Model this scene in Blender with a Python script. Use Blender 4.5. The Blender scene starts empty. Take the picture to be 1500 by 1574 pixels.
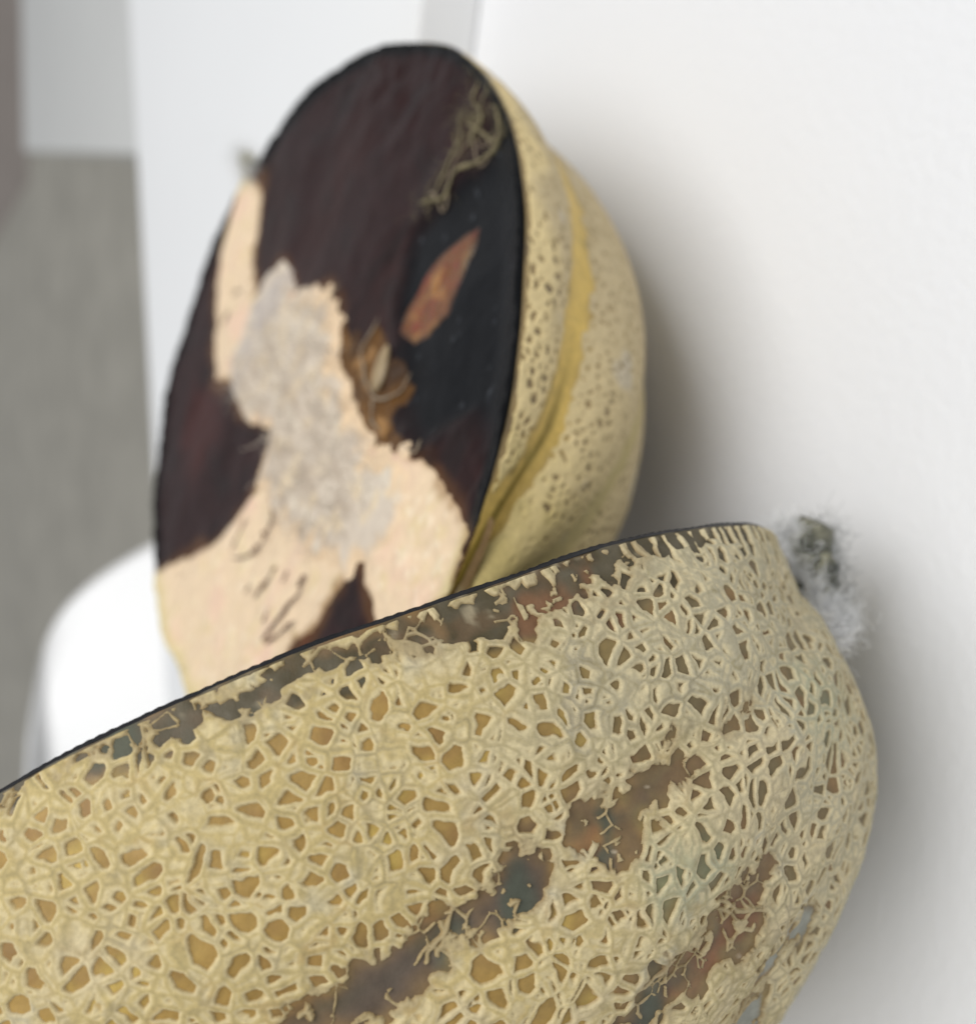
import bpy, math
import numpy as np
from mathutils import Matrix, Vector

# ------------------------------------------------------------------ scene, camera, light
scene = bpy.context.scene
S = 0.165                       # metres per layout unit (camera height above the table)
PITCH = 0.5549

cam_data = bpy.data.cameras.new("camera")
cam = bpy.data.objects.new("camera", cam_data)
scene.collection.objects.link(cam)
_f = Vector((0, math.cos(PITCH), -math.sin(PITCH)))
_r = Vector((1, 0, 0))
_u = _r.cross(_f)
# the phone was held on its side: picture right is down, picture up is right
cam.matrix_world = Matrix(((-_u.x, _r.x, -_f.x, 0.0), (-_u.y, _r.y, -_f.y, 0.0),
                           (-_u.z, _r.z, -_f.z, S), (0, 0, 0, 1)))
cam_data.sensor_fit = 'VERTICAL'
cam_data.sensor_height = 36.0
cam_data.lens = 1600.0 / 1574.0 * 36.0
cam_data.clip_start = 0.005
cam_data.clip_end = 100
cam_data.dof.use_dof = True
cam_data.dof.focus_distance = 0.765 * S
cam_data.dof.aperture_fstop = 13.5
scene.camera = cam
scene.render.resolution_x, scene.render.resolution_y = 975, 1024

world = bpy.data.worlds.new("World")
scene.world = world
world.use_nodes = True
bg = world.node_tree.nodes["Background"]
bg.inputs[0].default_value = (0.95, 0.975, 1.0, 1)
bg.inputs[1].default_value = 0.45


def area(name, loc, target, size, power, color):
    d = bpy.data.lights.new(name, 'AREA')
    d.shape = 'RECTANGLE'; d.size, d.size_y = size
    d.energy = power; d.color = color
    o = bpy.data.objects.new(name, d)
    scene.collection.objects.link(o)
    o.location = loc
    o.rotation_euler = (Vector(target) - Vector(loc)).to_track_quat('-Z', 'Y').to_euler()
    return o


# daylight from a wide window high behind the camera, softened by the room
area("window_light", (0.38, -0.40, 1.68), (0.0, 0.3, 0.0), (1.5, 1.1), 28.5, (1.0, 0.995, 0.985))

scene.view_settings.view_transform = 'Standard'
scene.view_settings.look = 'None'
scene.view_settings.exposure = 0.0
scene.view_settings.gamma = 1.0
scene.view_settings.use_curve_mapping = False
scene.cycles.use_denoising = True
scene.cycles.max_bounces = 8

# ------------------------------------------------------------------ numeric helpers
F32 = np.float32


def _hash(i, j, k, seed):
    h = (i.astype(np.uint32) * np.uint32(374761393) + j.astype(np.uint32) * np.uint32(668265263)
         + k.astype(np.uint32) * np.uint32(2147483647) + np.uint32(seed) * np.uint32(1274126177))
    h = (h ^ (h >> np.uint32(13))) * np.uint32(1274126177)
    h = (h ^ (h >> np.uint32(16))) * np.uint32(2246822519)
    h = h ^ (h >> np.uint32(15))
    return (h & np.uint32(0xFFFFFF)).astype(F32) / F32(16777216.0)


def vnoise(p, seed=0):
    """value noise, -1..1; p (n,3)"""
    ip = np.floor(p).astype(np.int64)
    f = (p - ip).astype(F32)
    f = f * f * f * (f * (f * 6 - 15) + 10)
    out = np.zeros(len(p), F32)
    for dx in (0, 1):
        wx = f[:, 0] if dx else 1 - f[:, 0]
        for dy in (0, 1):
            wy = f[:, 1] if dy else 1 - f[:, 1]
            for dz in (0, 1):
                wz = f[:, 2] if dz else 1 - f[:, 2]
                out += wx * wy * wz * _hash(ip[:, 0] + dx, ip[:, 1] + dy, ip[:, 2] + dz, seed)
    return out * 2 - 1


def fbm(p, scale, octv=3, seed=0):
    o = np.zeros(len(p), F32); a = 1.0; t = 0.0
    for k in range(octv):
        o += a * vnoise(p / (scale / 2.0 ** k) + 17.3 * k, seed + k)
        t += a; a *= 0.5
    return o / t * 1.5


def worley(p, cell, seed=0):
    """distance to the cell border (same unit as p), random number of the cell"""
    q = (p / cell).astype(F32)
    ip = np.floor(q).astype(np.int64)
    best = np.full(len(q), 1e9, F32); bp = np.zeros((len(q), 3), F32); bid = np.zeros(len(q), F32)
    offs = [(a, b, c) for a in (-1, 0, 1) for b in (-1, 0, 1) for c in (-1, 0, 1)]
    seeds = []
    for a, b, c in offs:
        i, j, k = ip[:, 0] + a, ip[:, 1] + b, ip[:, 2] + c
        s = np.stack([i + 0.08 + 0.84 * _hash(i, j, k, seed), j + 0.08 + 0.84 * _hash(i, j, k, seed + 1),
                      k + 0.08 + 0.84 * _hash(i, j, k, seed + 2)], 1).astype(F32)
        d = ((s - q) ** 2).sum(1)
        m = d < best
        best[m] = d[m]; bp[m] = s[m]; bid[m] = _hash(i[m], j[m], k[m], seed + 3)
        seeds.append(s)
    edge = np.full(len(q), 1e9, F32)
    for s in seeds:
        v = s - bp
        L = np.sqrt((v * v).sum(1))
        ok = L > 1e-4
        e = np.where(ok, (((bp + s) * 0.5 - q) * v).sum(1) / np.maximum(L, 1e-4), 1e9)
        edge = np.minimum(edge, e)
    return edge * cell, bid


def sdf(px, py, poly):
    """signed distance to a polygon, negative inside"""
    poly = np.asarray(poly, F32)
    d = np.full(px.shape, 1e9, F32); inside = np.zeros(px.shape, bool)
    n = len(poly)
    for i in range(n):
        ax, ay = poly[i]; bx, by = poly[(i + 1) % n]
        ex, ey = bx - ax, by - ay
        t = np.clip(((px - ax) * ex + (py - ay) * ey) / (ex * ex + ey * ey + 1e-9), 0, 1)
        d = np.minimum(d, np.hypot(px - ax - t * ex, py - ay - t * ey))
        if ay != by:
            c = ((ay > py) != (by > py)) & (px < (bx - ax) * (py - ay) / (by - ay) + ax)
            inside ^= c
    return np.where(inside, -d, d)


def sst(a, b, x):
    t = np.clip((x - a) / (b - a), 0, 1)
    return t * t * (3 - 2 * t)


def lin(r, g, b):
    c = np.array([r, g, b], float) / 255.0
    return np.where(c <= 0.04045, c / 12.92, ((c + 0.055) / 1.055) ** 2.4).astype(F32)


def mixc(c, col, m):
    return c + (np.asarray(col, F32) - c) * np.clip(m, 0, 1)[:, None]


# ------------------------------------------------------------------ object helpers
def link(o, parent=None):
    scene.collection.objects.link(o)
    if parent:
        o.parent = parent
    return o


def thing(name, label, cat, loc=(0, 0, 0)):
    o = bpy.data.objects.new(name, None)
    o.empty_display_size = 0.02
    o.location = loc
    o["label"] = label; o["category"] = cat
    return link(o)


def mesh_obj(name, verts, faces, mat, parent=None, col=None, smooth=True, attrs=None):
    """faces: (n,3) or (n,4) index array; verts in the parent's frame"""
    verts = np.asarray(verts, F32); faces = np.asarray(faces, np.int32)
    me = bpy.data.meshes.new(name)
    me.vertices.add(len(verts)); me.vertices.foreach_set("co", verts.ravel())
    k = faces.shape[1]
    me.loops.add(faces.size); me.loops.foreach_set("vertex_index", faces.ravel())
    me.polygons.add(len(faces))
    me.polygons.foreach_set("loop_start", np.arange(0, faces.size, k, dtype=np.int32))
    me.polygons.foreach_set("loop_total", np.full(len(faces), k, np.int32))
    if smooth:
        me.polygons.foreach_set("use_smooth", np.ones(len(faces), bool))
    if col is not None:
        a = me.color_attributes.new("col", 'FLOAT_COLOR', 'POINT')
        c4 = np.ones((len(verts), 4), F32); c4[:, :3] = np.clip(col, 0.001, 0.9)
        a.data.foreach_set("color", c4.ravel())
    for nm, val in (attrs or {}).items():
        a = me.attributes.new(nm, 'FLOAT', 'POINT'); a.data.foreach_set("value", np.asarray(val, F32))
    me.update(); me.validate()
    me.materials.append(mat)
    return link(bpy.data.objects.new(name, me), parent)


def grid_faces(n, m, wrap=False):
    i = np.arange(n - 1)[:, None]; j = np.arange(m if wrap else m - 1)[None, :]
    j2 = (j + 1) % m
    return np.stack([i * m + j, (i + 1) * m + j, (i + 1) * m + j2, i * m + j2], -1).reshape(-1, 4)


def tube(path, rad, nseg=6, cap=True):
    """verts, quads of a tube along a polyline with radius per point"""
    path = np.asarray(path, float); n = len(path)
    rad = np.broadcast_to(np.asarray(rad, float), (n,))
    tan = np.gradient(path, axis=0); tan /= np.linalg.norm(tan, axis=1, keepdims=True) + 1e-12
    ref = np.array([0.31, 0.52, 0.79]); a = np.cross(tan, ref)
    a /= np.linalg.norm(a, axis=1, keepdims=True) + 1e-12; b = np.cross(tan, a)
    th = np.linspace(0, 2 * np.pi, nseg, endpoint=False)
    v = path[:, None] + rad[:, None, None] * (np.cos(th)[None, :, None] * a[:, None] + np.sin(th)[None, :, None] * b[:, None])
    return v.reshape(-1, 3), grid_faces(n, nseg, True)


def smooth_path(pts, n):
    pts = np.asarray(pts, float)
    if len(pts) < 3:
        return pts[0] + np.linspace(0, 1, n)[:, None] * (pts[-1] - pts[0])
    p = np.vstack([2 * pts[0] - pts[1], pts, 2 * pts[-1] - pts[-2]])
    u = np.linspace(0, len(pts) - 1 - 1e-6, n); i = u.astype(int); f = (u - i)[:, None]
    p0, p1, p2, p3 = p[i], p[i + 1], p[i + 2], p[i + 3]
    return 0.5 * (2 * p1 + (p2 - p0) * f + (2 * p0 - 5 * p1 + 4 * p2 - p3) * f ** 2 + (3 * p1 - p0 - 3 * p2 + p3) * f ** 3)


# ------------------------------------------------------------------ materials
def new_mat(name):
    m = bpy.data.materials.new(name); m.use_nodes = True
    nt = m.node_tree
    return m, nt, nt.nodes["Principled BSDF"]


def node(nt, kind, **kw):
    n = nt.nodes.new(kind)
    for k, v in kw.items():
        if k.startswith("in_"):
            n.inputs[k[3:].replace("_", " ")].default_value = v
        else:
            setattr(n, k, v)
    return n


def vc_mat(name, rough, spec=0.5, noise=0.12, nscale=900.0, bump=0.0, bscale=1500.0, sss=0.0, stretch=None, coat=0.0):
    """colour carried by the surface itself, with fine grain and relief from noise"""
    m, nt, b = new_mat(name)
    at = node(nt, 'ShaderNodeAttribute', attribute_name="col")
    tc = node(nt, 'ShaderNodeTexCoord')
    src = tc.outputs['Object']
    if stretch:
        mp = node(nt, 'ShaderNodeMapping'); mp.inputs['Scale'].default_value = stretch
        nt.links.new(src, mp.inputs['Vector']); src = mp.outputs['Vector']
    nz = node(nt, 'ShaderNodeTexNoise', in_Scale=nscale, in_Detail=4.0, in_Roughness=0.6)
    nt.links.new(src, nz.inputs['Vector'])
    mr = node(nt, 'ShaderNodeMapRange'); mr.inputs[1].default_value = 0.25; mr.inputs[2].default_value = 0.75
    mr.inputs[3].default_value = 1 - noise; mr.inputs[4].default_value = 1 + noise
    nt.links.new(nz.outputs['Fac'], mr.inputs[0])
    mul = node(nt, 'ShaderNodeVectorMath', operation='SCALE')
    nt.links.new(at.outputs['Color'], mul.inputs[0]); nt.links.new(mr.outputs[0], mul.inputs['Scale'])
    nt.links.new(mul.outputs[0], b.inputs['Base Color'])
    b.inputs['Roughness'].default_value = rough
    b.inputs['Specular IOR Level'].default_value = spec
    b.inputs['Coat Weight'].default_value = coat
    b.inputs['Coat Roughness'].default_value = 0.25
    if sss:
        b.inputs['Subsurface Weight'].default_value = sss
        b.inputs['Subsurface Scale'].default_value = 0.002
        b.inputs['Subsurface Radius'].default_value = (1.0, 0.6, 0.3)
    if bump:
        n2 = node(nt, 'ShaderNodeTexNoise', in_Scale=bscale, in_Detail=5.0, in_Roughness=0.65)
        nt.links.new(src, n2.inputs['Vector'])
        bp = node(nt, 'ShaderNodeBump', in_Strength=0.8, in_Distance=bump)
        nt.links.new(n2.outputs['Fac'], bp.inputs['Height'])
        nt.links.new(bp.outputs[0], b.inputs['Normal'])
    return m


def plain_mat(name, color, rough=0.5, spec=0.5, var=0.05, vscale=20.0, bump=0.0, bscale=300.0, detail=3.0):
    m, nt, b = new_mat(name)
    tc = node(nt, 'ShaderNodeTexCoord')
    nz = node(nt, 'ShaderNodeTexNoise', in_Scale=vscale, in_Detail=5.0)
    nt.links.new(tc.outputs['Object'], nz.inputs['Vector'])
    rp = node(nt, 'ShaderNodeMix', data_type='RGBA')
    rp.inputs['A'].default_value = (*[c * (1 - var) for c in color], 1)
    rp.inputs['B'].default_value = (*[min(c * (1 + var), 0.95) for c in color], 1)
    mr = node(nt, 'ShaderNodeMapRange'); mr.inputs[1].default_value = 0.3; mr.inputs[2].default_value = 0.7
    nt.links.new(nz.outputs['Fac'], mr.inputs[0]); nt.links.new(mr.outputs[0], rp.inputs['Factor'])
    nt.links.new(rp.outputs['Result'], b.inputs['Base Color'])
    b.inputs['Roughness'].default_value = rough
    b.inputs['Specular IOR Level'].default_value = spec
    if bump:
        n2 = node(nt, 'ShaderNodeTexNoise', in_Scale=bscale, in_Detail=detail, in_Roughness=0.55)
        nt.links.new(tc.outputs['Object'], n2.inputs['Vector'])
        bp = node(nt, 'ShaderNodeBump', in_Strength=1.0, in_Distance=bump)
        nt.links.new(n2.outputs['Fac'], bp.inputs['Height'])
        nt.links.new(bp.outputs[0], b.inputs['Normal'])
    return m


M_TABLE = plain_mat("white_table_paint", (0.79, 0.795, 0.81), 0.55, 0.3, 0.012, 12, 0.00022, 420.0, 2.5)
M_BOARD = plain_mat("white_board_paint", (0.80, 0.805, 0.81), 0.5, 0.3, 0.01, 10, 0.00008, 300.0)
M_BENCH = plain_mat("white_bench_paint", (0.72, 0.72, 0.70), 0.5, 0.3, 0.02, 6)
M_STEEL = plain_mat("pale_grey_steel", (0.5, 0.5, 0.5), 0.4, 0.5, 0.03, 20)
M_PLASTIC = plain_mat("white_plastic", (0.9, 0.9, 0.9), 0.35, 0.5, 0.005, 10)
M_FLOOR = plain_mat("grey_concrete", (0.55, 0.515, 0.44), 0.7, 0.3, 0.13, 5.0, 0.001, 60.0)
M_BROWN = plain_mat("brownish_floor", (0.40, 0.34, 0.30), 0.7, 0.3, 0.1, 5.0)
M_NET = vc_mat("cork_netting", 0.78, 0.25, 0.14, 1700, 0.00011, 2300, sss=0.0)
M_SKIN = vc_mat("melon_skin", 0.55, 0.4, 0.14, 700, 0.0001, 1500)
M_FACE = vc_mat("dried_black_flesh", 0.36, 0.09, 0.25, 260, 0.00015, 420)
M_FLESH = vc_mat("pale_torn_flesh", 0.42, 0.4, 0.08, 350, 0.0004, 260, sss=0.0)
M_GASH = vc_mat("moist_orange_pulp", 0.3, 0.5, 0.25, 500, 0.0003, 500)
M_STRAND = plain_mat("ochre_strand", (0.22, 0.185, 0.10), 0.55, 0.4, 0.3, 300)
M_FIBRE = plain_mat("pale_fibre", (0.28, 0.22, 0.15), 0.5, 0.4, 0.2, 300)
M_MARK = plain_mat("brown_fibre", (0.15, 0.085, 0.06), 0.6, 0.3, 0.2, 300)
M_MOULD = plain_mat("pale_mould", (0.92, 0.92, 0.9), 0.9, 0.1, 0.1, 200)
M_FLUFF = plain_mat("cream_fluff", (0.66, 0.58, 0.48), 0.9, 0.1, 0.1, 200)
M_MOULD_G = plain_mat("grey_mould", (0.30, 0.31, 0.30), 0.9, 0.1, 0.2, 200)
M_SEED = plain_mat("seed_coat", (0.30, 0.22, 0.12), 0.4, 0.5, 0.15, 300)
M_STEM = vc_mat("mouldy_stem_skin", 0.85, 0.2, 0.3, 900, 0.0004, 900)
# surface layout: (angle from the stem pole, angle round the axis in degrees) on the rinds,
# (along, across) as a fraction of the half axes on the cut face
RIND = {
    'band': [(1.611,180.8), (1.526,180.5), (1.469,180.3), (1.344,180.0), (1.181,180.1), (1.015,180.2), (0.822,180.5), (0.659,181.7), (0.381,185.1), (0.456,174.5), (0.596,175.3), (0.686,175.4), (0.754,174.8), (0.814,174.6), (0.876,174.8), (0.952,175.2), (1.003,175.7), (1.047,175.7), (1.092,175.2), (1.152,176.0), (1.213,176.4), (1.288,176.9), (1.346,177.7), (1.406,178.2), (1.478,178.1), (1.533,178.5), (1.618,178.8)],
    'rust_a': [(0.952,176.8), (0.885,176.8), (0.846,175.6), (0.879,174.4), (0.916,173.1), (0.954,172.5), (0.967,174.1)],
    'rust_b': [(0.828,172.3), (0.791,172.0), (0.805,170.6)],
    'sut_a': [(1.027,152.6), (1.006,154.5), (0.965,154.0), (0.912,153.1), (0.882,153.3), (0.85,152.7), (0.839,150.4), (0.876,150.9), (0.905,151.0), (0.908,149.0), (0.931,149.5), (0.949,148.1), (0.978,149.3), (0.996,147.5), (1.012,149.0), (0.996,150.4)],
    'sut_top': [(0.827,151.5), (0.784,152.6), (0.734,153.2), (0.683,153.3), (0.681,150.3), (0.73,149.7), (0.782,150.1), (0.814,148.7), (0.833,149.5)],
    'sut_b': [(1.121,153.9), (1.095,154.4), (1.071,154.0), (1.055,152.4), (1.078,149.8), (1.098,148.9), (1.125,149.0), (1.166,150.0), (1.201,151.6), (1.217,149.4), (1.261,148.9), (1.328,148.5), (1.402,152.2), (1.367,152.8), (1.301,153.8), (1.254,153.3), (1.22,153.5), (1.176,153.9), (1.137,152.8)],
    'sut_c': [(1.12,133.9), (1.04,134.8), (0.978,133.6), (0.936,133.3), (0.901,133.8), (0.858,133.3), (0.819,133.1), (0.783,132.0), (0.8,130.2), (0.837,130.5), (0.852,129.6), (0.863,126.7), (0.913,127.4), (0.952,128.9), (0.997,129.0), (1.049,130.0), (1.077,129.4)],
    'rust_c': [(0.894,132.4), (0.857,128.8), (0.87,126.8), (0.923,128.0), (0.968,129.5), (0.938,131.1)],
    'streak': [(0.77,116.3), (0.804,113.9), (0.848,115.4), (0.897,116.5), (0.928,118.5), (0.884,120.5), (0.84,120.5), (0.8,120.1)],
    'streak2': [(0.937,118.2), (0.912,115.1), (0.967,108.0), (0.992,116.1)],
    'green': [(0.937,147.4), (0.847,142.6), (0.859,137.2), (0.921,136.4), (0.982,139.8), (0.97,145.3)],
    'green2': [(0.552,148.1), (0.465,134.0), (0.543,132.2), (0.629,137.3), (0.648,146.0)],
}
FACE = {
    'pale': [(0.993,-0.245), (0.837,-0.256), (0.746,-0.169), (0.698,-0.085), (0.65,-0.029), (0.543,0.019), (0.483,-0.039), (0.452,-0.126), (0.38,-0.144), (0.251,-0.128), (0.181,-0.132), (0.114,-0.204), (0.05,-0.25), (-0.026,-0.249), (-0.113,-0.213), (-0.159,-0.155), (-0.231,-0.117), (-0.347,-0.133), (-0.381,-0.126), (-0.346,-0.087), (-0.41,-0.086), (-0.494,-0.098), (-0.589,-0.131), (-0.62,-0.174), (-0.679,-0.192), (-0.718,-0.223), (-0.812,-0.235), (-0.894,-0.235), (-0.967,-0.217), (-0.997,-0.158), (-1.009,-0.092), (-0.956,0.005), (-0.883,0.156), (-0.806,0.12), (-0.743,0.123), (-0.689,0.076), (-0.673,0.141), (-0.677,0.198), (-0.66,0.277), (-0.66,0.352), (-0.618,0.44), (-0.632,0.548), (-0.636,0.693), (-0.415,0.985), (-0.212,1.009), (0.023,1.039), (0.2,1.013), (0.143,0.895), (-0.049,0.614), (-0.083,0.457), (-0.098,0.346), (-0.062,0.277), (-0.004,0.196), (0.086,0.266), (0.206,0.302), (0.316,0.28), (0.463,0.36), (0.597,0.323), (0.831,0.177), (0.935,0.031), (0.981,-0.117)],
    'film': [(0.483,-0.039), (0.429,-0.138), (0.241,-0.122), (0.041,-0.244), (-0.104,-0.207), (-0.185,-0.129), (-0.389,-0.101), (-0.507,-0.088), (-0.653,-0.181), (-0.731,-0.133), (-0.761,-0.029), (-0.689,0.076), (-0.667,0.137), (-0.541,0.234), (-0.293,0.324), (-0.098,0.346), (-0.007,0.198), (0.165,0.298), (0.32,0.277), (0.401,0.251), (0.48,0.115)],
    'brown': [(-0.044,-0.237), (-0.227,-0.24), (-0.283,-0.314), (-0.405,-0.311), (-0.53,-0.297), (-0.536,-0.207), (-0.645,-0.194), (-0.595,-0.126), (-0.43,-0.09), (-0.305,-0.124), (-0.2,-0.139)],
    'black': [(-0.281,-0.975), (-0.535,-0.869), (-0.74,-0.683), (-0.848,-0.559), (-0.884,-0.49), (-0.911,-0.398), (-0.778,-0.381), (-0.682,-0.222), (-0.559,-0.223), (-0.459,-0.268), (-0.403,-0.348), (-0.279,-0.41), (-0.216,-0.571), (-0.241,-0.658), (-0.329,-0.786), (-0.338,-0.858)],
    'orange': [(-0.453,-0.693), (-0.494,-0.644), (-0.5,-0.569), (-0.517,-0.49), (-0.493,-0.412), (-0.443,-0.357), (-0.377,-0.361), (-0.339,-0.406), (-0.337,-0.49), (-0.353,-0.564), (-0.394,-0.629)],
    'red1': [(0.605,0.469), (0.358,0.356), (0.25,0.466), (0.252,0.631), (0.486,0.644)],
    'red2': [(-0.578,0.415), (-0.644,0.304), (-0.663,0.391)],
    'strand1': [(-0.169,-0.957), (-0.203,-0.906), (-0.272,-0.886), (-0.266,-0.849), (-0.282,-0.811)],
    'strand2': [(-0.391,-0.903), (-0.351,-0.846), (-0.322,-0.792), (-0.272,-0.736), (-0.267,-0.688), (-0.23,-0.65), (-0.207,-0.615)],
    'strand3': [(-0.156,-0.872), (-0.22,-0.832), (-0.222,-0.779), (-0.225,-0.707), (-0.227,-0.652)],
    'strand4': [(-0.284,-0.925), (-0.354,-0.907), (-0.368,-0.878), (-0.306,-0.855), (-0.227,-0.87), (-0.238,-0.901)],
    'loop1': [(-0.282,-0.333), (-0.284,-0.275), (-0.303,-0.226), (-0.357,-0.201), (-0.423,-0.195), (-0.477,-0.219), (-0.504,-0.26), (-0.507,-0.316)],
    'loop2': [(-0.437,-0.195), (-0.465,-0.156), (-0.515,-0.153)],
    'loop3': [(-0.651,-0.198), (-0.693,-0.212), (-0.702,-0.237), (-0.689,-0.254)],
    'loop4': [(-0.02,-0.223), (-0.009,-0.261), (-0.026,-0.292)],
    'mark1': [(-0.2,0.321), (-0.26,0.33), (-0.281,0.369), (-0.27,0.443), (-0.228,0.521), (-0.173,0.578)],
    'mark2': [(-0.133,0.451), (-0.143,0.504), (-0.162,0.562)],
    'mark3': [(-0.397,0.386), (-0.389,0.445), (-0.381,0.529)],
    'mark4': [(-0.546,0.316), (-0.531,0.386), (-0.529,0.466), (-0.514,0.54)],
    'mark5': [(-0.461,0.467), (-0.471,0.515)],
    'mark6': [(-0.584,0.387), (-0.57,0.45), (-0.533,0.53)],
    'mark7': [(-0.448,0.354), (-0.458,0.39)],
    'mark8': [(-0.524,0.293), (-0.526,0.335)],
    'tuft': [(1.037,-0.288), (0.914,-0.278)],
    'seed': [(-0.409,-0.264)],
}


# ------------------------------------------------------------------ the place: floor, tables, chair
def box_part(name, x0, x1, y0, y1, z0, z1, mat, parent, bev=0.0015):
    return prism(name, [(x0, y0), (x1, y0), (x1, y1), (x0, y1)], z0, z1, mat, parent, bev)


def prism(name, poly, z0, z1, mat, parent=None, bev=0.002):
    """upright prism over a convex counter-clockwise outline (metres) with a softened top and bottom edge"""
    poly = np.asarray(poly, float); n = len(poly); c = poly.mean(0)
    d = poly - c; L = np.linalg.norm(d, axis=1, keepdims=True); ins = c + d * (1 - 1.4 * bev / L)
    ins2 = c + d * (1 - 0.4 * bev / L)
    h = z1 - z0; b = min(bev, h * 0.3)
    rings = [(ins, z0), (ins2, z0 + 0.3 * b), (poly, z0 + b), (poly, z1 - b), (ins2, z1 - 0.3 * b), (ins, z1)]
    v = np.vstack([np.c_[p, np.full(n, z)] for p, z in rings])
    me = bpy.data.meshes.new(name)
    f = [tuple(int(i) for i in q) for q in np.asarray(
        [[r * n + k, r * n + (k + 1) % n, (r + 1) * n + (k + 1) % n, (r + 1) * n + k] for r in range(5) for k in range(n)])]
    f += [tuple(range(5 * n, 6 * n)), tuple(range(n - 1, -1, -1))]
    me.from_pydata([tuple(x) for x in v], [], f); me.update(); me.materials.append(mat)
    return link(bpy.data.objects.new(name, me), parent)


ZF = -4.36 * S
fl = prism("floor", [(-12, -6), (14, -6), (14, 22), (-12, 22)], ZF - 0.05, ZF, M_FLOOR, None, 0.001)
fl["kind"] = "structure"
fb = prism("brown_floor", [(1.85, 6.3), (13, 6.3), (13, 21), (1.85, 21)], ZF + 0.0005, ZF + 0.004, M_BROWN, None, 0.001)
fb["kind"] = "structure"

STEP0, STEPD = np.array([0.943, 1.636]), np.array([-0.109, 0.030])
def step_y(x): return STEP0[1] + (x - STEP0[0]) * STEPD[1] / STEPD[0]
def far_y(x): return 3.452 + (x + 0.155) * 0.2077

tb = thing("white_table", "white table with a finely pebbled top under both melon halves", "table", (0, 0, ZF))
prism("table_top", [(-3.6 * S, -1.6 * S), (5.2 * S, -1.6 * S), (5.2 * S, (far_y(5.2) - 0.12) * S), (-3.6 * S, (far_y(-3.6) - 0.12) * S)],
      -0.026 - ZF, -ZF, M_TABLE, tb, 0.002)
for lx, ly in ((-3.2, -1.3), (4.8, -1.3), (4.8, far_y(4.8) - 0.6), (-3.2, far_y(-3.2) - 0.6)):
    box_part("leg", (lx - .12) * S, (lx + .12) * S, (ly - .12) * S, (ly + .12) * S, 0, -0.0265 - ZF, M_STEEL, tb)
zb = 0.1215 * S
bo = prism("white_board", [(-2.4 * S, step_y(-2.4) * S), (5.2 * S, step_y(5.2) * S), (5.2 * S, far_y(5.2) * S), (-2.4 * S, far_y(-2.4) * S)],
           0.0003, zb, M_BOARD, None, 0.0012)
bo["label"] = "smooth white board lying on the table behind the blackened melon half"
bo["category"] = "board"

# bench beyond the table
ba, bb = np.array([1.94, 5.67]), np.array([3.748, 11.72]); br = np.array([5.0, 0.56])
be = thing("white_bench", "white low bench top beyond the far edge of the board, over grey floor", "bench", (ba[0] * S, ba[1] * S, ZF))
q = [(ba + br - ba) * S, (bb + br - ba) * S, (bb - ba) * S, (ba - ba) * S]
q = [np.zeros(2), br * S, (bb - ba + br) * S, (bb - ba) * S]
prism("bench_top", q, -0.6 * S - ZF - 0.035, -0.6 * S - ZF, M_BENCH, be, 0.003)
for uu, vv in ((.05, .06), (.95, .06), (.95, .94), (.05, .94)):
    p = (br * uu + (bb - ba) * vv) * S
    box_part("leg", p[0] - .02, p[0] + .02, p[1] - .02, p[1] + .02, 0, -0.6 * S - ZF - 0.0355, M_BENCH, be)

# chair tucked in at the far side
ce, cf = np.array([0.866, 0.5]), np.array([0.5, -0.866])
cc = np.array([-0.235, 4.37]) - ce * 0.80
ch = thing("plastic_chair", "glossy white moulded plastic chair with a rounded back, beyond the board", "chair", (cc[0] * S, cc[1] * S, ZF))


def shell(name, prof, width, back, n=61, thick=0.012, curve=0.16):
    """moulded sheet: prof = list of (forward, height) in layout units"""
    pp = smooth_path([(a, b, 0) for a, b in prof], n)[:, :2]
    m = 41
    a = np.linspace(-1, 1, m)
    vv = np.linspace(0, 1, n)
    V = np.zeros((n, m, 2, 3))
    tg = np.gradient(pp, axis=0); tg /= np.linalg.norm(tg, axis=1, keepdims=True)
    nr = np.c_[-tg[:, 1], tg[:, 0]]
    for i, v in enumerate(vv):
        w = width(v)
        for j, aj in enumerate(a):
            fwd = pp[i, 0] + curve * (aj ** 2) * back(v); z = pp[i, 1]
            for k, o in enumerate((-thick, thick)):
                e = (1 - 0.9 * abs(aj) ** 14)
                x = w * aj
                V[i, j, k] = [ce[0] * x + cf[0] * (fwd + nr[i, 0] * o * e), ce[1] * x + cf[1] * (fwd + nr[i, 0] * o * e), z + nr[i, 1] * o * e]
    V[..., 2] -= ZF / S
    A, Bv = V[:, :, 0].reshape(-1, 3), V[:, :, 1].reshape(-1, 3)
    g = grid_faces(n, m); N = n * m
    ring = [(0, j) for j in range(m)] + [(i, m - 1) for i in range(1, n)] + [(n - 1, j) for j in range(m - 2, -1, -1)] + [(i, 0) for i in range(n - 2, 0, -1)]
    idx = [i * m + j for i, j in ring]
    side = [[idx[k], idx[(k + 1) % len(idx)], idx[(k + 1) % len(idx)] + N, idx[k] + N] for k in range(len(idx))]
    return mesh_obj(name, np.vstack([A, Bv]) * S, np.vstack([g[:, ::-1], g + N, side]), M_PLASTIC, ch)


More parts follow.
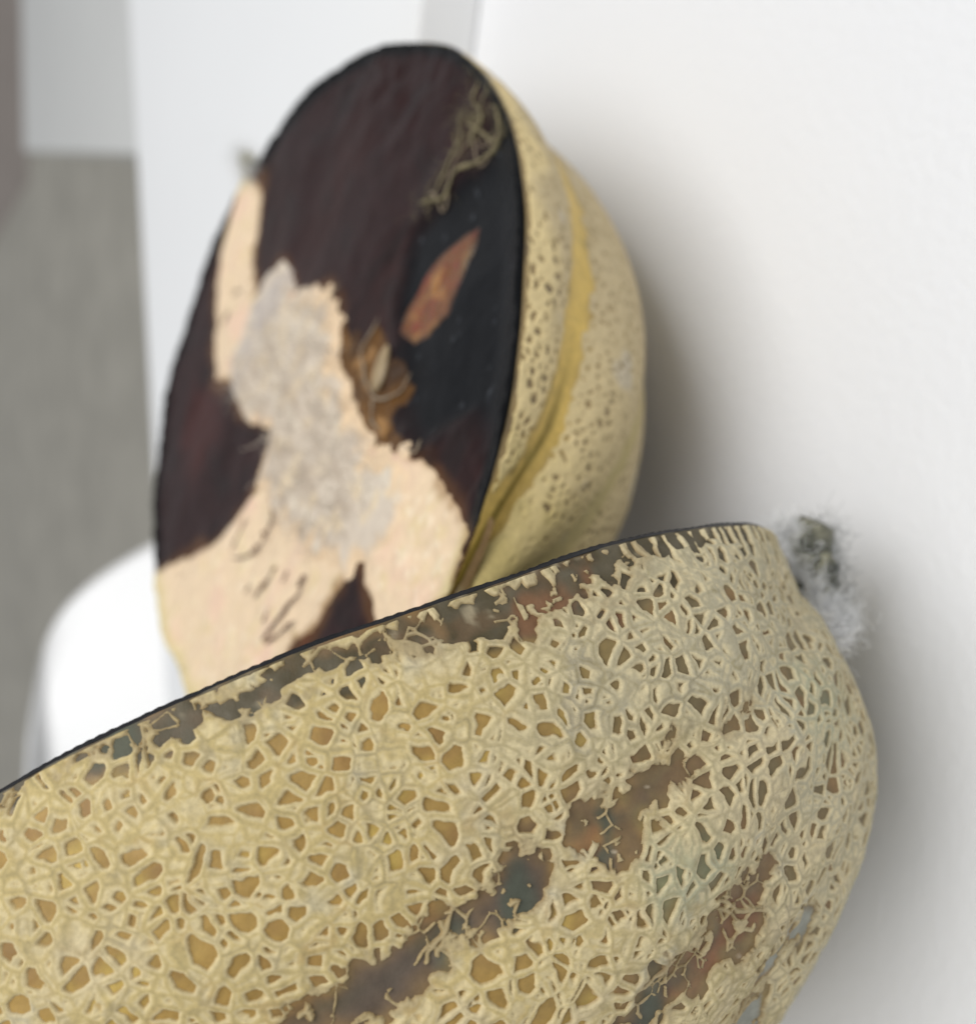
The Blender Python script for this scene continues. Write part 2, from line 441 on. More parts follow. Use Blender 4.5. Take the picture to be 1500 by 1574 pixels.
def back_w(v):
    t = v / 0.55
    return 0.80 if t >= 1 else 0.80 * max(1 - (1 - t) ** 2.1, 0.0) ** (1 / 2.1) * 0.96 + 0.032 * min(1, t * 6) + 0.002
shell("backrest", [(-0.25, .425), (-.08, .25), (.2, -.1), (.45, -.45), (.6, -.9), (.68, -1.3)], back_w, lambda v: 1.0)
shell("seat", [(.686, -1.33), (.78, -1.52), (1.04, -1.6), (1.5, -1.62), (2.1, -1.58), (2.6, -1.6), (2.75, -1.72)],
      lambda v: 0.80 + 0.12 * math.sin(math.pi * min(v, .75)), lambda v: max(0, 1 - 3 * v))
for a_, f_ in ((-.6, .95), (.6, .95), (-.62, 2.4), (.62, 2.4)):
    p0 = ce * a_ + cf * f_; p1 = ce * a_ * 1.2 + cf * (f_ + (.18 if f_ > 1 else -.25))
    path = np.array([[*(p0 * S), -1.61 * S - ZF], [*((p0 + p1) / 2 * S), -3 * S - ZF], [*(p1 * S), 0.0]])
    v, f = tube(path, [.016, .014, .011], 12)
    mesh_obj("leg", v, f, M_STEEL, ch)


# ------------------------------------------------------------------ melon halves
class Melon:
    def __init__(self, C, R, abc, name, label, sutures, seed, dimple=0.0, lumps=()):
        self.lumps = lumps
        self.C, self.R, self.abc = np.array(C) * S * 1000, np.array(R), np.array(abc) * S * 1000      # millimetres
        self.sut, self.seed, self.dimple = sutures, seed, dimple
        self.wob = 0.45
        self.base = np.array([self.C[0], self.C[1], 0.0])
        self.root = thing(name, label, "melon", self.base / 1000)

    def local(self, s, t, off=0.0):
        """point of the rind in the melon's own axes (mm); t in radians"""
        a, b, c = self.abc
        ss, cs, ct, st = np.sin(s), np.cos(s), np.cos(t), np.sin(t)
        P = np.stack([a * cs, b * ss * ct, -c * ss * st], -1)
        N = np.stack([cs / a, ss * ct / b, -ss * st / c], -1)
        N /= np.linalg.norm(N, axis=-1, keepdims=True)
        td = np.degrees(t)
        h = 0
        for ts, wd, dp in self.sut:
            h = h - dp * np.exp(-((td - ts) / wd) ** 2) * np.sqrt(ss)
        flat = P.reshape(-1, 3)
        h = h + (1.0 * fbm(flat, 38.0, 2, self.seed)).reshape(s.shape)
        if self.dimple:
            h = h - self.dimple * np.exp(-(s / 0.29) ** 2)
        for bs, ws, bt, wt, amp in self.lumps:
            h = h + amp * np.exp(-((s - bs) / ws) ** 2 - ((td - bt) / wt) ** 2)
        Q = P + N * (h + off)[..., None]
        # the cut is not dead flat
        edge = np.exp(-(st * c * ss / 9.0) ** 2)
        wob = (self.wob * fbm(np.stack([flat[:, 0], flat[:, 1], flat[:, 2] * 0], 1), 26.0, 2, self.seed + 9)).reshape(s.shape)
        Q[..., 2] += wob * edge
        return Q

    def world(self, Q):
        return (self.C + Q @ self.R.T - self.base) / 1000.0

    def face_pt(self, x, y, h):
        """point above the cut face; x,y as a fraction of the half axes, h in mm"""
        r = np.hypot(x, y); th = np.arctan2(np.abs(y), x)
        t = np.where(y >= 0, 0.0, np.pi)
        B = self.local(th, t)
        Q = B * r[..., None]
        Q[..., 2] = B[..., 2] * sst(0.6, 1.0, r) + h
        return self.world(Q)


def axis_spacing(parts):
    out = [np.array([parts[0][0]])]
    for a, b, n in parts:
        out.append(np.linspace(a, b, n + 1)[1:])
    return np.concatenate(out)


def chunked(fn, P, n=200000):
    res = [fn(P[i:i + n]) for i in range(0, len(P), n)]
    return [np.concatenate([r[k] for r in res]) for k in range(len(res[0]))]


def chart(s, td, mel):
    return s * mel.abc[0] * 0.95, td * (math.pi / 180) * mel.abc[2] * np.sin(np.clip(s, 0.35, 2.8))


def chart_poly(poly, mel):
    p = np.array(poly)
    return np.stack(chart(p[:, 0], p[:, 1], mel), 1)


# ---- front half, the one in focus
FR = Melon((-0.3401, 1.0963, 0.5583), [[0.4728, -0.2987, 0.829], [-0.5441, 0.6411, 0.5413], [-0.6931, -0.707, 0.1406]],
           (0.6247, 0.4898, 0.468), "melon_half",
           "nearest melon half, netted rind towards us and mouldy stem at its right end",
           [(152, 5.5, 1.3), (132, 5, 1.3), (117, 5, 1.6), (96, 6, 1.5), (72, 6, 1.5), (48, 6, 1.5), (24, 6, 1.5)], 11, 9.0,
           [(0.55, 0.22, 115, 26, 2.0), (0.42, 0.13, 160, 11, -2.2)])


def front_fields(s, t, mel):
    td = np.degrees(t)
    X, Y = chart(s, td, mel)
    Pm = mel.local(s, t)
    warp = np.stack([fbm(Pm, 7.0, 2, 31), fbm(Pm, 7.0, 2, 33), fbm(Pm, 7.0, 2, 35)], 1)
    fine = np.stack([fbm(Pm, 1.6, 2, 41), fbm(Pm, 1.6, 2, 43), fbm(Pm, 1.6, 2, 45)], 1)
    return td, X, Y, Pm, warp, fine


POLY_KEYS = ['band', 'rust_a', 'rust_b', 'sut_a', 'sut_top', 'sut_b', 'sut_c', 'rust_c', 'streak', 'streak2', 'green', 'green2']


def front_polys(X, Y, mel):
    return {k: sdf(X, Y, chart_poly(RIND[k], mel)) for k in POLY_KEYS}


def front_skin():
    mel = FR
    sa = axis_spacing([(0.004, .22, 10), (.22, 1.75, 300), (1.75, math.pi - 0.004, 80)])
    ta = np.radians(axis_spacing([(0, 92, 40), (92, 180, 240)]))
    s, t = np.meshgrid(sa, ta, indexing='ij'); sh = s.shape
    s, t = s.ravel(), t.ravel()
    td, X, Y, Pm, warp, fine = front_fields(s, t, mel)
    pd = front_polys(X, Y, mel)
    n1, n2, n3 = fbm(Pm, 14, 3, 51), fbm(Pm, 5, 3, 52), fbm(Pm, 2.2, 3, 53)
    warm = sst(0.72, 1.2, s + 0.12 * n1)
    c = lin(112, 98, 66) + (lin(158, 128, 68) - lin(112, 98, 66)) * warm[:, None]
    c = mixc(c, lin(132, 98, 56), sst(0.15, 0.9, n2) * 0.6)
    c = mixc(c, lin(190, 165, 85), sst(0.2, 0.9, fbm(Pm, 6, 2, 58)) * warm * 0.6)
    c = mixc(c, lin(112, 118, 92), sst(1.5, -3, np.minimum(pd['green'], pd['green2']) + 2 * n2) * 0.8)
    dark = sst(1.6, -0.2, pd['band'] - 0.9 + 1.2 * n2)
    bandc = lin(80, 72, 52) + n3[:, None] * 0.018 + 0 * c
    bandc = mixc(bandc, lin(118, 94, 62), sst(0.35, 1.0, n2 + 0.7 * sst(1.35, 1.5, s)))
    bandc = mixc(bandc, lin(70, 72, 54), sst(0.3, 0.9, fbm(Pm, 8, 2, 54)))
    bandc = mixc(bandc, lin(108, 84, 58), sst(0.3, 0.9, fbm(Pm, 4, 3, 59)) * 0.5)
    bandc = mixc(bandc, lin(150, 138, 112), sst(0.5, 1.0, fbm(Pm, 2.2, 3, 57)) * 0.8)
    c = c + (bandc - c) * dark[:, None]
    rust = np.minimum(np.minimum(pd['rust_a'], pd['rust_b']), pd['rust_c'])
    sut = np.minimum(np.minimum(pd['sut_a'], pd['sut_b']), np.minimum(pd['sut_c'], pd['sut_top'] + 1.0))
    sm = sst(4.0, -1.8, sut + 1.8 * n2)
    core = sst(0.5, -3.2, sut + 2.2 * n2)
    sc = 0 * c + lin(118, 92, 62)
    sc = mixc(sc, lin(108, 96, 66), sst(0.0, 0.7, n2))
    sc = mixc(sc, lin(126, 84, 60), sst(0.25, 0.8, fbm(Pm, 6, 3, 61)))
    sc = mixc(sc, lin(82, 78, 60), core * 0.85)
    sc = mixc(sc, lin(86, 74, 66), sst(0.1, .8, fbm(Pm, 9, 2, 63)) * 0.7)
    for (cs, ct, rr) in ((0.979, 151.3, 3.0), (1.114, 150.6, 4.0), (1.204, 150.0, 4.0), (1.047, 132.1, 5.0), (0.79, 117, 3)):
        cx, cy = chart(np.array(cs), np.array(ct), mel)
        sc = mixc(sc, lin(74, 80, 68), sst(rr, 0.5, np.hypot(X - cx, Y - cy) + 1.6 * n2) * 0.85)
    c = c + (sc - c) * sm[:, None]
    c = mixc(c, lin(128, 88, 58), sst(1.4, -1.2, rust + 2.0 * n2) * 0.7)
    st = np.minimum(pd['streak'], pd['streak2'] + 0.5)
    c = mixc(c, lin(140, 140, 128), sst(0.6, -1.0, st + 0.4 * n2))
    # pale flecks of shed cork
    fl_ = sst(1.02, 1.2, fbm(Pm, 1.5, 2, 66)) * sm
    c = mixc(c, lin(190, 175, 150), fl_)
    c *= (1 + 0.13 * n3)[:, None]
    off = 0.10 * n3 + 0.12 * n2 + 0.35 * fl_
    V = mel.world(mel.local(s, t, off))
    mesh_obj("rind_skin", V, grid_faces(*sh), M_SKIN, mel.root, col=c)


def front_net():
    mel = FR
    sa = axis_spacing([(0.004, .22, 24), (.22, 1.72, 830), (1.72, 2.85, 230), (2.85, math.pi - 0.004, 14)])
    ta = np.radians(axis_spacing([(0, 94, 50), (94, 179.94, 640)]))
    s, t = np.meshgrid(sa, ta, indexing='ij'); sh = s.shape
    s, t = s.ravel(), t.ravel()

    def work(st_):
        s, t = st_[:, 0], st_[:, 1]
        td, X, Y, Pm, warp, fine = front_fields(s, t, mel)
        # cells drawn out across the cords in places
        Pw = Pm + 0.95 * warp + 0.16 * fine
        d1, id1 = worley(Pw, 2.65, 3)
        d0, id0 = worley(Pm + 1.5 * warp + 0.3 * fine, 9.0, 13)
        d2, id2 = worley(Pw * np.array([1.0, 1.25, 1.25]) + 0.2 * fine, 2.1, 23)
        lo = fbm(Pm, 16, 2, 71)
        w = 0.57 + 0.08 * lo + 0.18 * (id1 - 0.5) + 1.0 * np.clip(id1 - 0.90, 0, 1) - 0.05 * sst(0.9, 0.6, s) - 0.12 * sst(0.5, 1.0, fbm(Pm, 11, 2, 72))
        x = w - d1                                   # > 0 on a cord
        bars = np.where(((id1 * 7.3) % 1.0) > 0.93, 0.30 + 0.06 * lo - d2, -1.0)
        x = np.maximum(np.maximum(x, bars), 0.42 - d0)
        x = x + 0.08 * fbm(Pm, 0.9, 2, 73)
        pd = front_polys(X, Y, mel)
        n2 = fbm(Pm, 4.5, 3, 75); n3 = fbm(Pm, 1.7, 3, 76)
        bare = pd['band'] + np.where(s < 0.78, 6.0 * sst(0.78, 0.60, s), 0.0)
        sut = np.minimum(np.minimum(pd['sut_a'], pd['sut_b']), np.minimum(pd['sut_c'], pd['sut_top'] + 1.6))
        bandd = bare
        bare = np.minimum(bare + 0.30 + 0.35 * sst(0.95, 1.2, s), sut - 0.1 + 0.7 * fbm(Pm, 9, 2, 74))
        bare = np.minimum(bare, pd['rust_a'] + 0.9)
        bare = np.minimum(bare, np.minimum(pd['streak'], pd['streak2']) + 0.2)
        bare = bare + 1.2 * n2 + 1.0 * n3
        keep = sst(0.66, 0.8, fbm(Pm, 2.6, 2, 78) - 0.3 * (bandd < 0.5) * (s > 0.95)) * sst(-5.0, -0.6, bare)      # islands left standing
        bare = np.where(keep > 0.5, np.maximum(bare, 0.3), bare)
        left = np.maximum(0.17 - d1, 0.26 - d0) + 0.05 * n3
        left = np.where(fbm(Pm, 3.4, 2, 88) > 0.12, left, -1.0) * (pd['streak'] > 0.5)
        x = np.minimum(x, np.maximum(bare * 0.7, left))
        rimd = (180 - td) * math.pi / 180 * mel.abc[2] * np.sin(s)
        # ladder of short bars where the net meets the cut near the stem
        lad = 0.50 + 0.25 * lo - np.abs(((s * mel.abc[0] * 0.9 + 1.1 * n2 + 0.5 * fbm(Pm, 9, 2, 77)) / 2.4) % 1.0 - 0.5) * 2.2
        zone = sst(0.88, 0.7, s + 0.08 * n2) * sst(4.0, 2.0, rimd + 1.6 * n2)
        x = np.where(zone > 0.5, np.maximum(np.minimum(x, 2.4 - 9), lad * 0.8 + 0.25 * n3), x)
        x = np.where(rimd < 0.35, np.minimum(x, (rimd - 0.25) * 2), x)
        coarse = np.maximum(sst(98, 94, td), sst(2.80, 2.90, s))
        x = np.where(coarse > 0.5, np.maximum(x, 0.5), x)
        up = sst(-0.18, 0.20, x)
        dome = np.sqrt(np.clip(x / 0.6, 0, 1)) + 0.6 * sst(1.2, 0.1, d0)
        tide = sst(0.55, 1.0, np.cos(x * (2 * math.pi / 0.34) + 1.2 * n2)) * sst(0.25, 0.4, x) * sst(-0.2, 0.6, fbm(Pm, 5, 2, 87))
        crack = sst(0.22, 0.0, d1 + 0.12 * n3) * sst(0.5, 1.0, fbm(Pm, 9, 2, 79) + 0.15)
        off = -0.36 + up * 0.56 + 0.18 * dome - 0.06 * tide + 0.05 * n3 + 0.04 * fbm(Pm, 0.8, 2, 80) - 0.14 * crack * (x > 0.3)
        # colour
        warm = sst(0.70, 1.15, s + 0.10 * fbm(Pm, 16, 2, 81) + 0.06 * sst(160, 178, td))
        c = lin(176, 168, 142) + (lin(189, 170, 118) - lin(176, 168, 142)) * warm[:, None]
        c = mixc(c, lin(190, 175, 142), sst(0.1, 0.9, fbm(Pm, 7, 3, 82)) * 0.7)
        c = mixc(c, lin(176, 170, 150), sst(0.45, 1.0, fbm(Pm, 6, 3, 83)) * 0.75)
        c = mixc(c, lin(166, 168, 142), sst(3, -3, np.minimum(pd['green'], pd['green2']) + 2 * n2) * 0.8)
        c = mixc(c, lin(150, 142, 122), crack * 0.4)
        for (cs, ct) in ((1.313, 173.5), (1.095, 160.8), (1.401, 164.7), (1.21, 168.0), (0.93, 165)):
            cx, cy = chart(np.array(cs), np.array(ct), mel)
            c = mixc(c, lin(150, 145, 130), sst(3.2, 0.0, np.hypot(X - cx, (Y - cy)) + 2.2 * n2 + 1.6 * n3) * 0.5)
        c = mixc(c, lin(150, 140, 112), tide * 0.35)
        c = mixc(c, lin(178, 150, 98), sst(0.25, 1.0, fbm(Pm, 3.2, 3, 85)) * 0.5 * warm)
        c = mixc(c, lin(162, 150, 122), sst(0.35, 1.0, fbm(Pm, 2.4, 3, 86) + 0.4 * lo) * 0.5)
        c = mixc(c, lin(150, 137, 98), sst(0.40, 0.75, x + 0.1 * n3) * 0.55)
        c = mixc(c, lin(210, 195, 155), sst(-0.02, 0.10, x) * sst(0.46, 0.22, x) * 0.6)
        c = mixc(c, lin(150, 118, 70), sst(0.14, -0.12, x) * 0.85)
        c = mixc(c, lin(128, 108, 76), sst(1.4, -0.2, bare) * 0.55)
        c *= (1 + 0.05 * n3 + 0.05 * fbm(Pm, 0.7, 2, 84))[:, None]
        return off, c
    off, c = chunked(work, np.stack([s, t], 1))
    V = mel.world(mel.local(s, t, off))
    mesh_obj("netting", V, grid_faces(*sh), M_NET, mel.root, col=c)


front_skin()
front_net()


def disc_grid(nr, nt, r0=0.0):
    r = np.concatenate([np.linspace(0.004, 0.93, nr - 24), np.linspace(0.93, 1.0, 25)[1:]])
    th = np.linspace(0, 2 * np.pi, nt, endpoint=False)
    rr, tt = np.meshgrid(r, th, indexing='ij')
    return rr, tt, grid_faces(len(r), nt, True)


def lip(r):
    return 0.9 * np.exp(-((1 - r) / 0.011) ** 2) * sst(1.0, 0.997, r) + 0.3 * np.exp(-((1 - r) / 0.03) ** 2) * sst(1.0, 0.99, r)


def front_face():
    mel = FR
    rr, tt, f = disc_grid(56, 900)
    sh = rr.shape; r, th = rr.ravel(), tt.ravel()
    x, y = r * np.cos(th), r * np.sin(th)
    P = np.stack([x * mel.abc[0], y * mel.abc[1], 0 * x], 1)
    n = fbm(P, 9, 3, 91)
    wr = np.sin(th * 420 + 5 * n) * 0.10
    H = -3.0 * (1 - r ** 2) + 0.4 * n * sst(1.0, 0.93, r) + 0.7 * lip(r) * (1.0 + 0.25 * n) + wr * sst(0.96, 1, r) * sst(1, 0.995, r)
    c = 0 * P.astype(F32) + lin(52, 44, 44)
    c = mixc(c, lin(38, 38, 40), sst(0.9, 0.98, r)); c = mixc(c, lin(120, 92, 66), sst(0.5, 1.0, n) * 0.5 * sst(0.9, .8, r))
    mesh_obj("cut_face", mel.face_pt(x, y, H), f, M_FACE, mel.root, col=c)


front_face()

# ---- far half, lying on its rind with the cut side up
BK = Melon((0.2067, 1.4052, 0.4541), [[0.5405, -0.8018, 0.2548], [0.8357, 0.5467, -0.0522], [-0.0974, 0.2412, 0.9656]],
           (0.6023, 0.4723, 0.4512), "melon_half",
           "farther melon half lying cut side up, its blackened flesh torn open to pale patches",
           [(163.5, 7.0, 2.4), (146, 9, -1.6), (131, 7, 0.8), (100, 6, 1.6), (70, 6, 1.6), (40, 6, 1.6), (14, 5, 1.6)], 211, 3.0)


def back_fields(s, t):
    mel = BK
    Pm = mel.local(s, t); td = np.degrees(t)
    tc = 163.5 + 12.0 * sst(2.62, 3.0, s)
    g1 = np.abs(td - tc) * math.pi / 180 * mel.abc[2] * np.sin(s)
    g2 = np.abs(td - 131) * math.pi / 180 * mel.abc[2] * np.sin(s)
    return td, Pm, g1, g2


def back_rind():
    mel = BK
    sa = axis_spacing([(0.004, 1.6, 60), (1.6, math.pi - 0.01, 200)])
    ta = np.radians(axis_spacing([(0, 104, 60), (104, 180, 160)]))
    s, t = np.meshgrid(sa, ta, indexing='ij'); sh = s.shape; s, t = s.ravel(), t.ravel()
    td, Pm, g1, g2 = back_fields(s, t)
    n2, n3 = fbm(Pm, 6, 3, 231), fbm(Pm, 2, 3, 232)
    c = 0 * Pm.astype(F32) + lin(150, 128, 86)
    c = mixc(c, lin(120, 102, 72), sst(0, 0.8, n2))
    gy = sst(5.6, 1.5, g1 + 1.2 * n2)
    gcol = 0 * c + lin(208, 176, 92)
    gcol = mixc(gcol, lin(140, 118, 44), sst(1.3, 0.4, g1 + 0.3 * n2) * sst(2.35, 2.7, s))
    gcol = mixc(gcol, lin(150, 132, 60), sst(0.4, .9, n2) * .7)
    c = c + (gcol - c) * gy[:, None]
    c = mixc(c, lin(186, 170, 112), sst(4.0, 1.0, g2 + n2) * 0.9)
    c *= (1 + .1 * n3)[:, None]
    mesh_obj("rind_skin", mel.world(mel.local(s, t, 0.08 * n3)), grid_faces(*sh), M_SKIN, mel.root, col=c)


def back_net():
    mel = BK
    sa = axis_spacing([(0.004, 1.6, 60), (1.6, math.pi - 0.01, 390)])
    ta = np.radians(axis_spacing([(0, 104, 50), (104, 179.94, 280)]))
    s, t = np.meshgrid(sa, ta, indexing='ij'); sh = s.shape; s, t = s.ravel(), t.ravel()

    def work(st_):
        s, t = st_[:, 0], st_[:, 1]
        td, Pm, g1, g2 = back_fields(s, t)
        n2, n3 = fbm(Pm, 5, 3, 241), fbm(Pm, 1.7, 3, 242)
        Pw = Pm + 0.8 * np.stack([fbm(Pm, 5, 2, 243), fbm(Pm, 5, 2, 244), fbm(Pm, 5, 2, 245)], 1)
        d1, id1 = worley(Pw, 1.95, 251)
        lo = fbm(Pm, 14, 2, 246)
        w = 0.53 + 0.07 * lo + 0.9 * np.clip(id1 - 0.75, 0, 1) + 0.5 * sst(2.65, 3.0, s)
        x = w - d1 + 0.1 * n3
        x = np.minimum(x, (g1 - 3.1 + 1.1 * n2) * 0.5)
        x = np.where(g2 < 2.6 + n2, np.maximum(x, 0.25), x)
        rimd = (180 - td) * math.pi / 180 * mel.abc[2] * np.sin(s)
        x = np.where(rimd < 0.9 + 0.5 * n3, -0.6, x)
        coarse = np.maximum(sst(108, 104, td), sst(1.66, 1.58, s))
        x = np.where(coarse > 0.5, np.maximum(x, 0.3), x)
        off = -0.25 + 0.45 * sst(-0.25, 0.3, x) + 0.15 * np.sqrt(np.clip(x, 0, 1)) + 0.05 * n3
        c = 0 * Pm.astype(F32) + lin(224, 203, 152)
        c = mixc(c, lin(196, 178, 140), sst(3, 9, rimd + 6 * lo) * sst(2.8, 2.2, s))
        c = mixc(c, lin(190, 172, 104), sst(2.55, 2.95, s + 0.1 * n2) * 0.7)
        c = mixc(c, lin(200, 190, 170), sst(0.6, 1.0, fbm(Pm, 9, 2, 247)) * 0.7)
        c = mixc(c, lin(188, 172, 118), sst(3.5, 1.0, g2 + n2) * 0.8)
        c = mixc(c, lin(134, 112, 72), sst(0.12, -0.12, x) * 0.8)
        c *= (1 + .05 * n3)[:, None]
        return off, c
    off, c = chunked(work, np.stack([s, t], 1))
    mesh_obj("netting", mel.world(mel.local(s, t, off)), grid_faces(*sh), M_NET, mel.root, col=c)


back_rind()
back_net()
KX, KY = BK.abc[0], BK.abc[1]


def fsdf(x, y, key):
    return sdf(x * KX, y * KY, np.array(FACE[key]) * np.array([KX, KY]))


def face_h(x, y):
    """relief of the blackened face, mm"""
    P = np.stack([x * KX, y * KY, 0 * x], -1).reshape(-1, 3)
    r = np.clip(np.hypot(x, y), 0, 1)
    n = fbm(P, 32, 3, 301).reshape(x.shape); n2 = fbm(P, 7, 3, 302).reshape(x.shape)
    blk = sst(2.5, -2.5, fsdf(x, y, 'black') + 1.2 * n2)
    H = -1.8 * (1 - r ** 2) + 0.8 * n + 0.12 * n2 - 1.3 * blk * sst(1.0, 0.9, r)
    H += 0.55 * n2 * sst(-0.55, -0.85, y) * sst(-0.3, 0.1, x) * sst(1.0, 0.95, r)
    H += 1.2 * np.exp(-(fsdf(x, y, 'black') / 2.2) ** 2) * sst(0.97, 0.85, r) * sst(-0.75, -0.3, y) * 0.5
    return H


def back_face():
    mel = BK
    rr, tt, f = disc_grid(170, 560)
    r, th = rr.ravel(), tt.ravel(); x, y = r * np.cos(th), r * np.sin(th)
    P = np.stack([x * KX, y * KY, 0 * x], 1)
    n1, n2, n3 = fbm(P, 30, 2, 311), fbm(P, 8, 3, 312), fbm(P, 2.4, 3, 313)
    H = face_h(x, y) + lip(r) * (1 + 0.35 * n3) + 0.25 * n3 * sst(0.9, 0.99, r) * sst(1.0, 0.99, r)
    c = 0 * P.astype(F32) + lin(44, 28, 28)
    c = mixc(c, lin(54, 33, 31), sst(0.0, 0.9, n1) * 0.6)
    c = mixc(c, lin(33, 28, 28), sst(0.1, 0.9, n2) * 0.6)
    c = mixc(c, lin(72, 34, 30), sst(6, -6, fsdf(x, y, 'red1') + 3 * n2) * 0.55)
    c = mixc(c, lin(120, 50, 32), sst(1.5, -1.5, fsdf(x, y, 'red2') + 1.0 * n2) * 0.6)
    blk = sst(5.0, -4.0, fsdf(x, y, 'black') + 2.4 * n2)
    c = mixc(c, lin(20, 21, 24), blk)
    rimw = 0.03 * sst(0.2, 0.9, x) * sst(0.1, -0.3, y)
    c = mixc(c, lin(14, 15, 17), sst(0.955, 0.985, r + rimw + 0.006 * n2))
    pale = fsdf(x, y, 'pale')
    c = mixc(c, lin(92, 62, 38), sst(4.0, -0.3, pale + 2.2 * n2) * 0.75)
    fl_ = sst(1.0, 1.2, fbm(P, 2.0, 2, 317)) * blk
    c = mixc(c, lin(96, 100, 106), fl_ * 0.5)  # small wet glints painted into the black flesh colour as pale flecks
    H = H + 0.25 * fl_
    mesh_obj("cut_face", mel.face_pt(x, y, H), f, M_FACE, mel.root, col=c)


def sheet(name, key, thick, soft, rag, colour, nx, ny, mat, sink=1.0, relief=0.3, seed=401, label=None, lipcover=0.0):
    """a torn layer lying on the face: it dives under the face along its ragged outline"""
    poly = np.array(FACE[key]); lo, hi = poly.min(0) - 0.03, poly.max(0) + 0.03
    x, y = np.meshgrid(np.linspace(lo[0], hi[0], nx), np.linspace(lo[1], hi[1], ny), indexing='ij')
    r = np.hypot(x, y); k = np.where(r > 0.998, 0.998 / r, 1.0)
    xs, ys = x * k, y * k
    P = np.stack([xs * KX, ys * KY, 0 * xs], -1).reshape(-1, 3)
    n1, n2, n3 = [fbm(P, sc_, 3, seed + i).reshape(x.shape) for i, sc_ in enumerate((11, 4.0, 1.7))]
    d = fsdf(x, y, key) + rag * (n2 + 0.25 * n3)
    m = sst(soft, -soft, d)
    over = sst(1.0, 1.012, r)
    H = face_h(xs, ys) - sink + (sink + thick) * m + relief * (n1 + 0.5 * n2 + 0.3 * n3) * sst(0.5, -2.5, d) + lipcover * lip(np.hypot(xs, ys)) - 2.5 * over
    c = colour(xs, ys, P, d.ravel(), n1.ravel(), n2.ravel(), n3.ravel())
    V = BK.face_pt(xs.ravel(), ys.ravel(), H.ravel())
    f = grid_faces(nx, ny)
    deep = (d.ravel() > soft + 2.0) | (over.ravel() > 0.99)
    f = f[~deep[f].all(1)][:, ::1]
    used = np.unique(f); re = np.full(len(V), -1); re[used] = np.arange(len(used))
    o = mesh_obj(name, V[used], re[f], mat, BK.root, col=c[used])
    if label:
        o["label"] = label
    return o


def flesh_col(x, y, P, d, n1, n2, n3):
    x, y = x.ravel(), y.ravel(); r = np.hypot(x, y)
    c = 0 * P.astype(F32) + lin(228, 203, 170)
    c = mixc(c, lin(230, 197, 170), sst(0, 1, n1))
    c = mixc(c, lin(222, 200, 152), sst(0.2, 0.9, n2) * 0.6)
    c = mixc(c, lin(238, 222, 196), sst(0.3, 1.0, n3 + n2 * .5) * 0.5)
    c = mixc(c, lin(212, 196, 142), sst(0.94, 0.995, r) * 0.8)
    c = mixc(c, lin(150, 116, 76), sst(-2.6, 0.3, d + 0.9 * n2) * 0.85)
    return c * (1 + 0.03 * n3)[:, None]


def film_col(x, y, P, d, n1, n2, n3):
    sk = fbm(P * np.array([0.25, 1.0, 1.0]) + 3.0, 2.6, 3, 433)
    c = 0 * P.astype(F32) + lin(208, 194, 176)
    c = mixc(c, lin(226, 214, 194), sst(0.1, 0.9, sk) * 0.8)
    c = mixc(c, lin(168, 150, 130), sst(-0.1, -0.9, sk) * 0.7)
    c = mixc(c, lin(184, 174, 166), sst(-0.1, 0.9, n1) * sst(0.0, 0.3, x.ravel()))
    c = mixc(c, lin(226, 206, 172), sst(0.1, 0.9, n2) * 0.8)
    c = mixc(c, lin(184, 164, 142), sst(0.3, 1.0, n3 + n1 * .4) * 0.6)
    c = mixc(c, lin(228, 200, 164), sst(-4.5, -0.3, d + 2.0 * n2) * 0.95 * sst(0.30, -0.05, x.ravel() + 0.1 * n1))
    return c


def brown_col(x, y, P, d, n1, n2, n3):
    c = 0 * P.astype(F32) + lin(98, 68, 36)
    c = mixc(c, lin(160, 122, 78), sst(0.2, 0.9, n2) * .8)
    c = mixc(c, lin(50, 38, 34), sst(-2.0, 0.8, d))
    c = mixc(c, lin(70, 52, 38), sst(0.1, 0.9, n1))
    return c


def orange_col(x, y, P, d, n1, n2, n3):
    c = 0 * P.astype(F32) + lin(112, 68, 34)
    c = mixc(c, lin(150, 104, 54), sst(0.1, 0.7, n2))
    c = mixc(c, lin(122, 52, 36), sst(0.0, 0.9, n3 - n2 * .4) * .9)
    c = mixc(c, lin(92, 60, 38), sst(0.45, 1.0, n1) * .5)
    c = mixc(c, lin(120, 104, 70), sst(-0.45, -0.49, x.ravel()) * sst(-0.55, -0.65, y.ravel()) * .7)
    c = mixc(c, lin(52, 40, 34), sst(-2.2, 0.2, d) * .9)
    return c


back_face()
sheet("torn_flesh", 'pale', 0.55, 1.8, 0.9, flesh_col, 400, 260, M_FLESH, 1.2, 0.42, 401, "pale peach flesh showing through the torn black layer", 1.15)
sheet("dried_film", 'film', 1.45, 3.0, 1.6, film_col, 240, 150, M_FLESH, 0.35, 0.2, 421, "greyish wrinkled film down the middle of the pale patch")
sheet("brown_pulp", 'brown', 0.25, 1.6, 1.8, brown_col, 160, 80, M_FACE, 0.5, 0.25, 441, "amber brown fibrous pulp beside the pale patch")
sheet("exposed_pulp", 'orange', 0.35, 1.4, 0.7, orange_col, 90, 120, M_GASH, 0.6, 0.4, 461, "rusty orange oval gash in the black flesh")


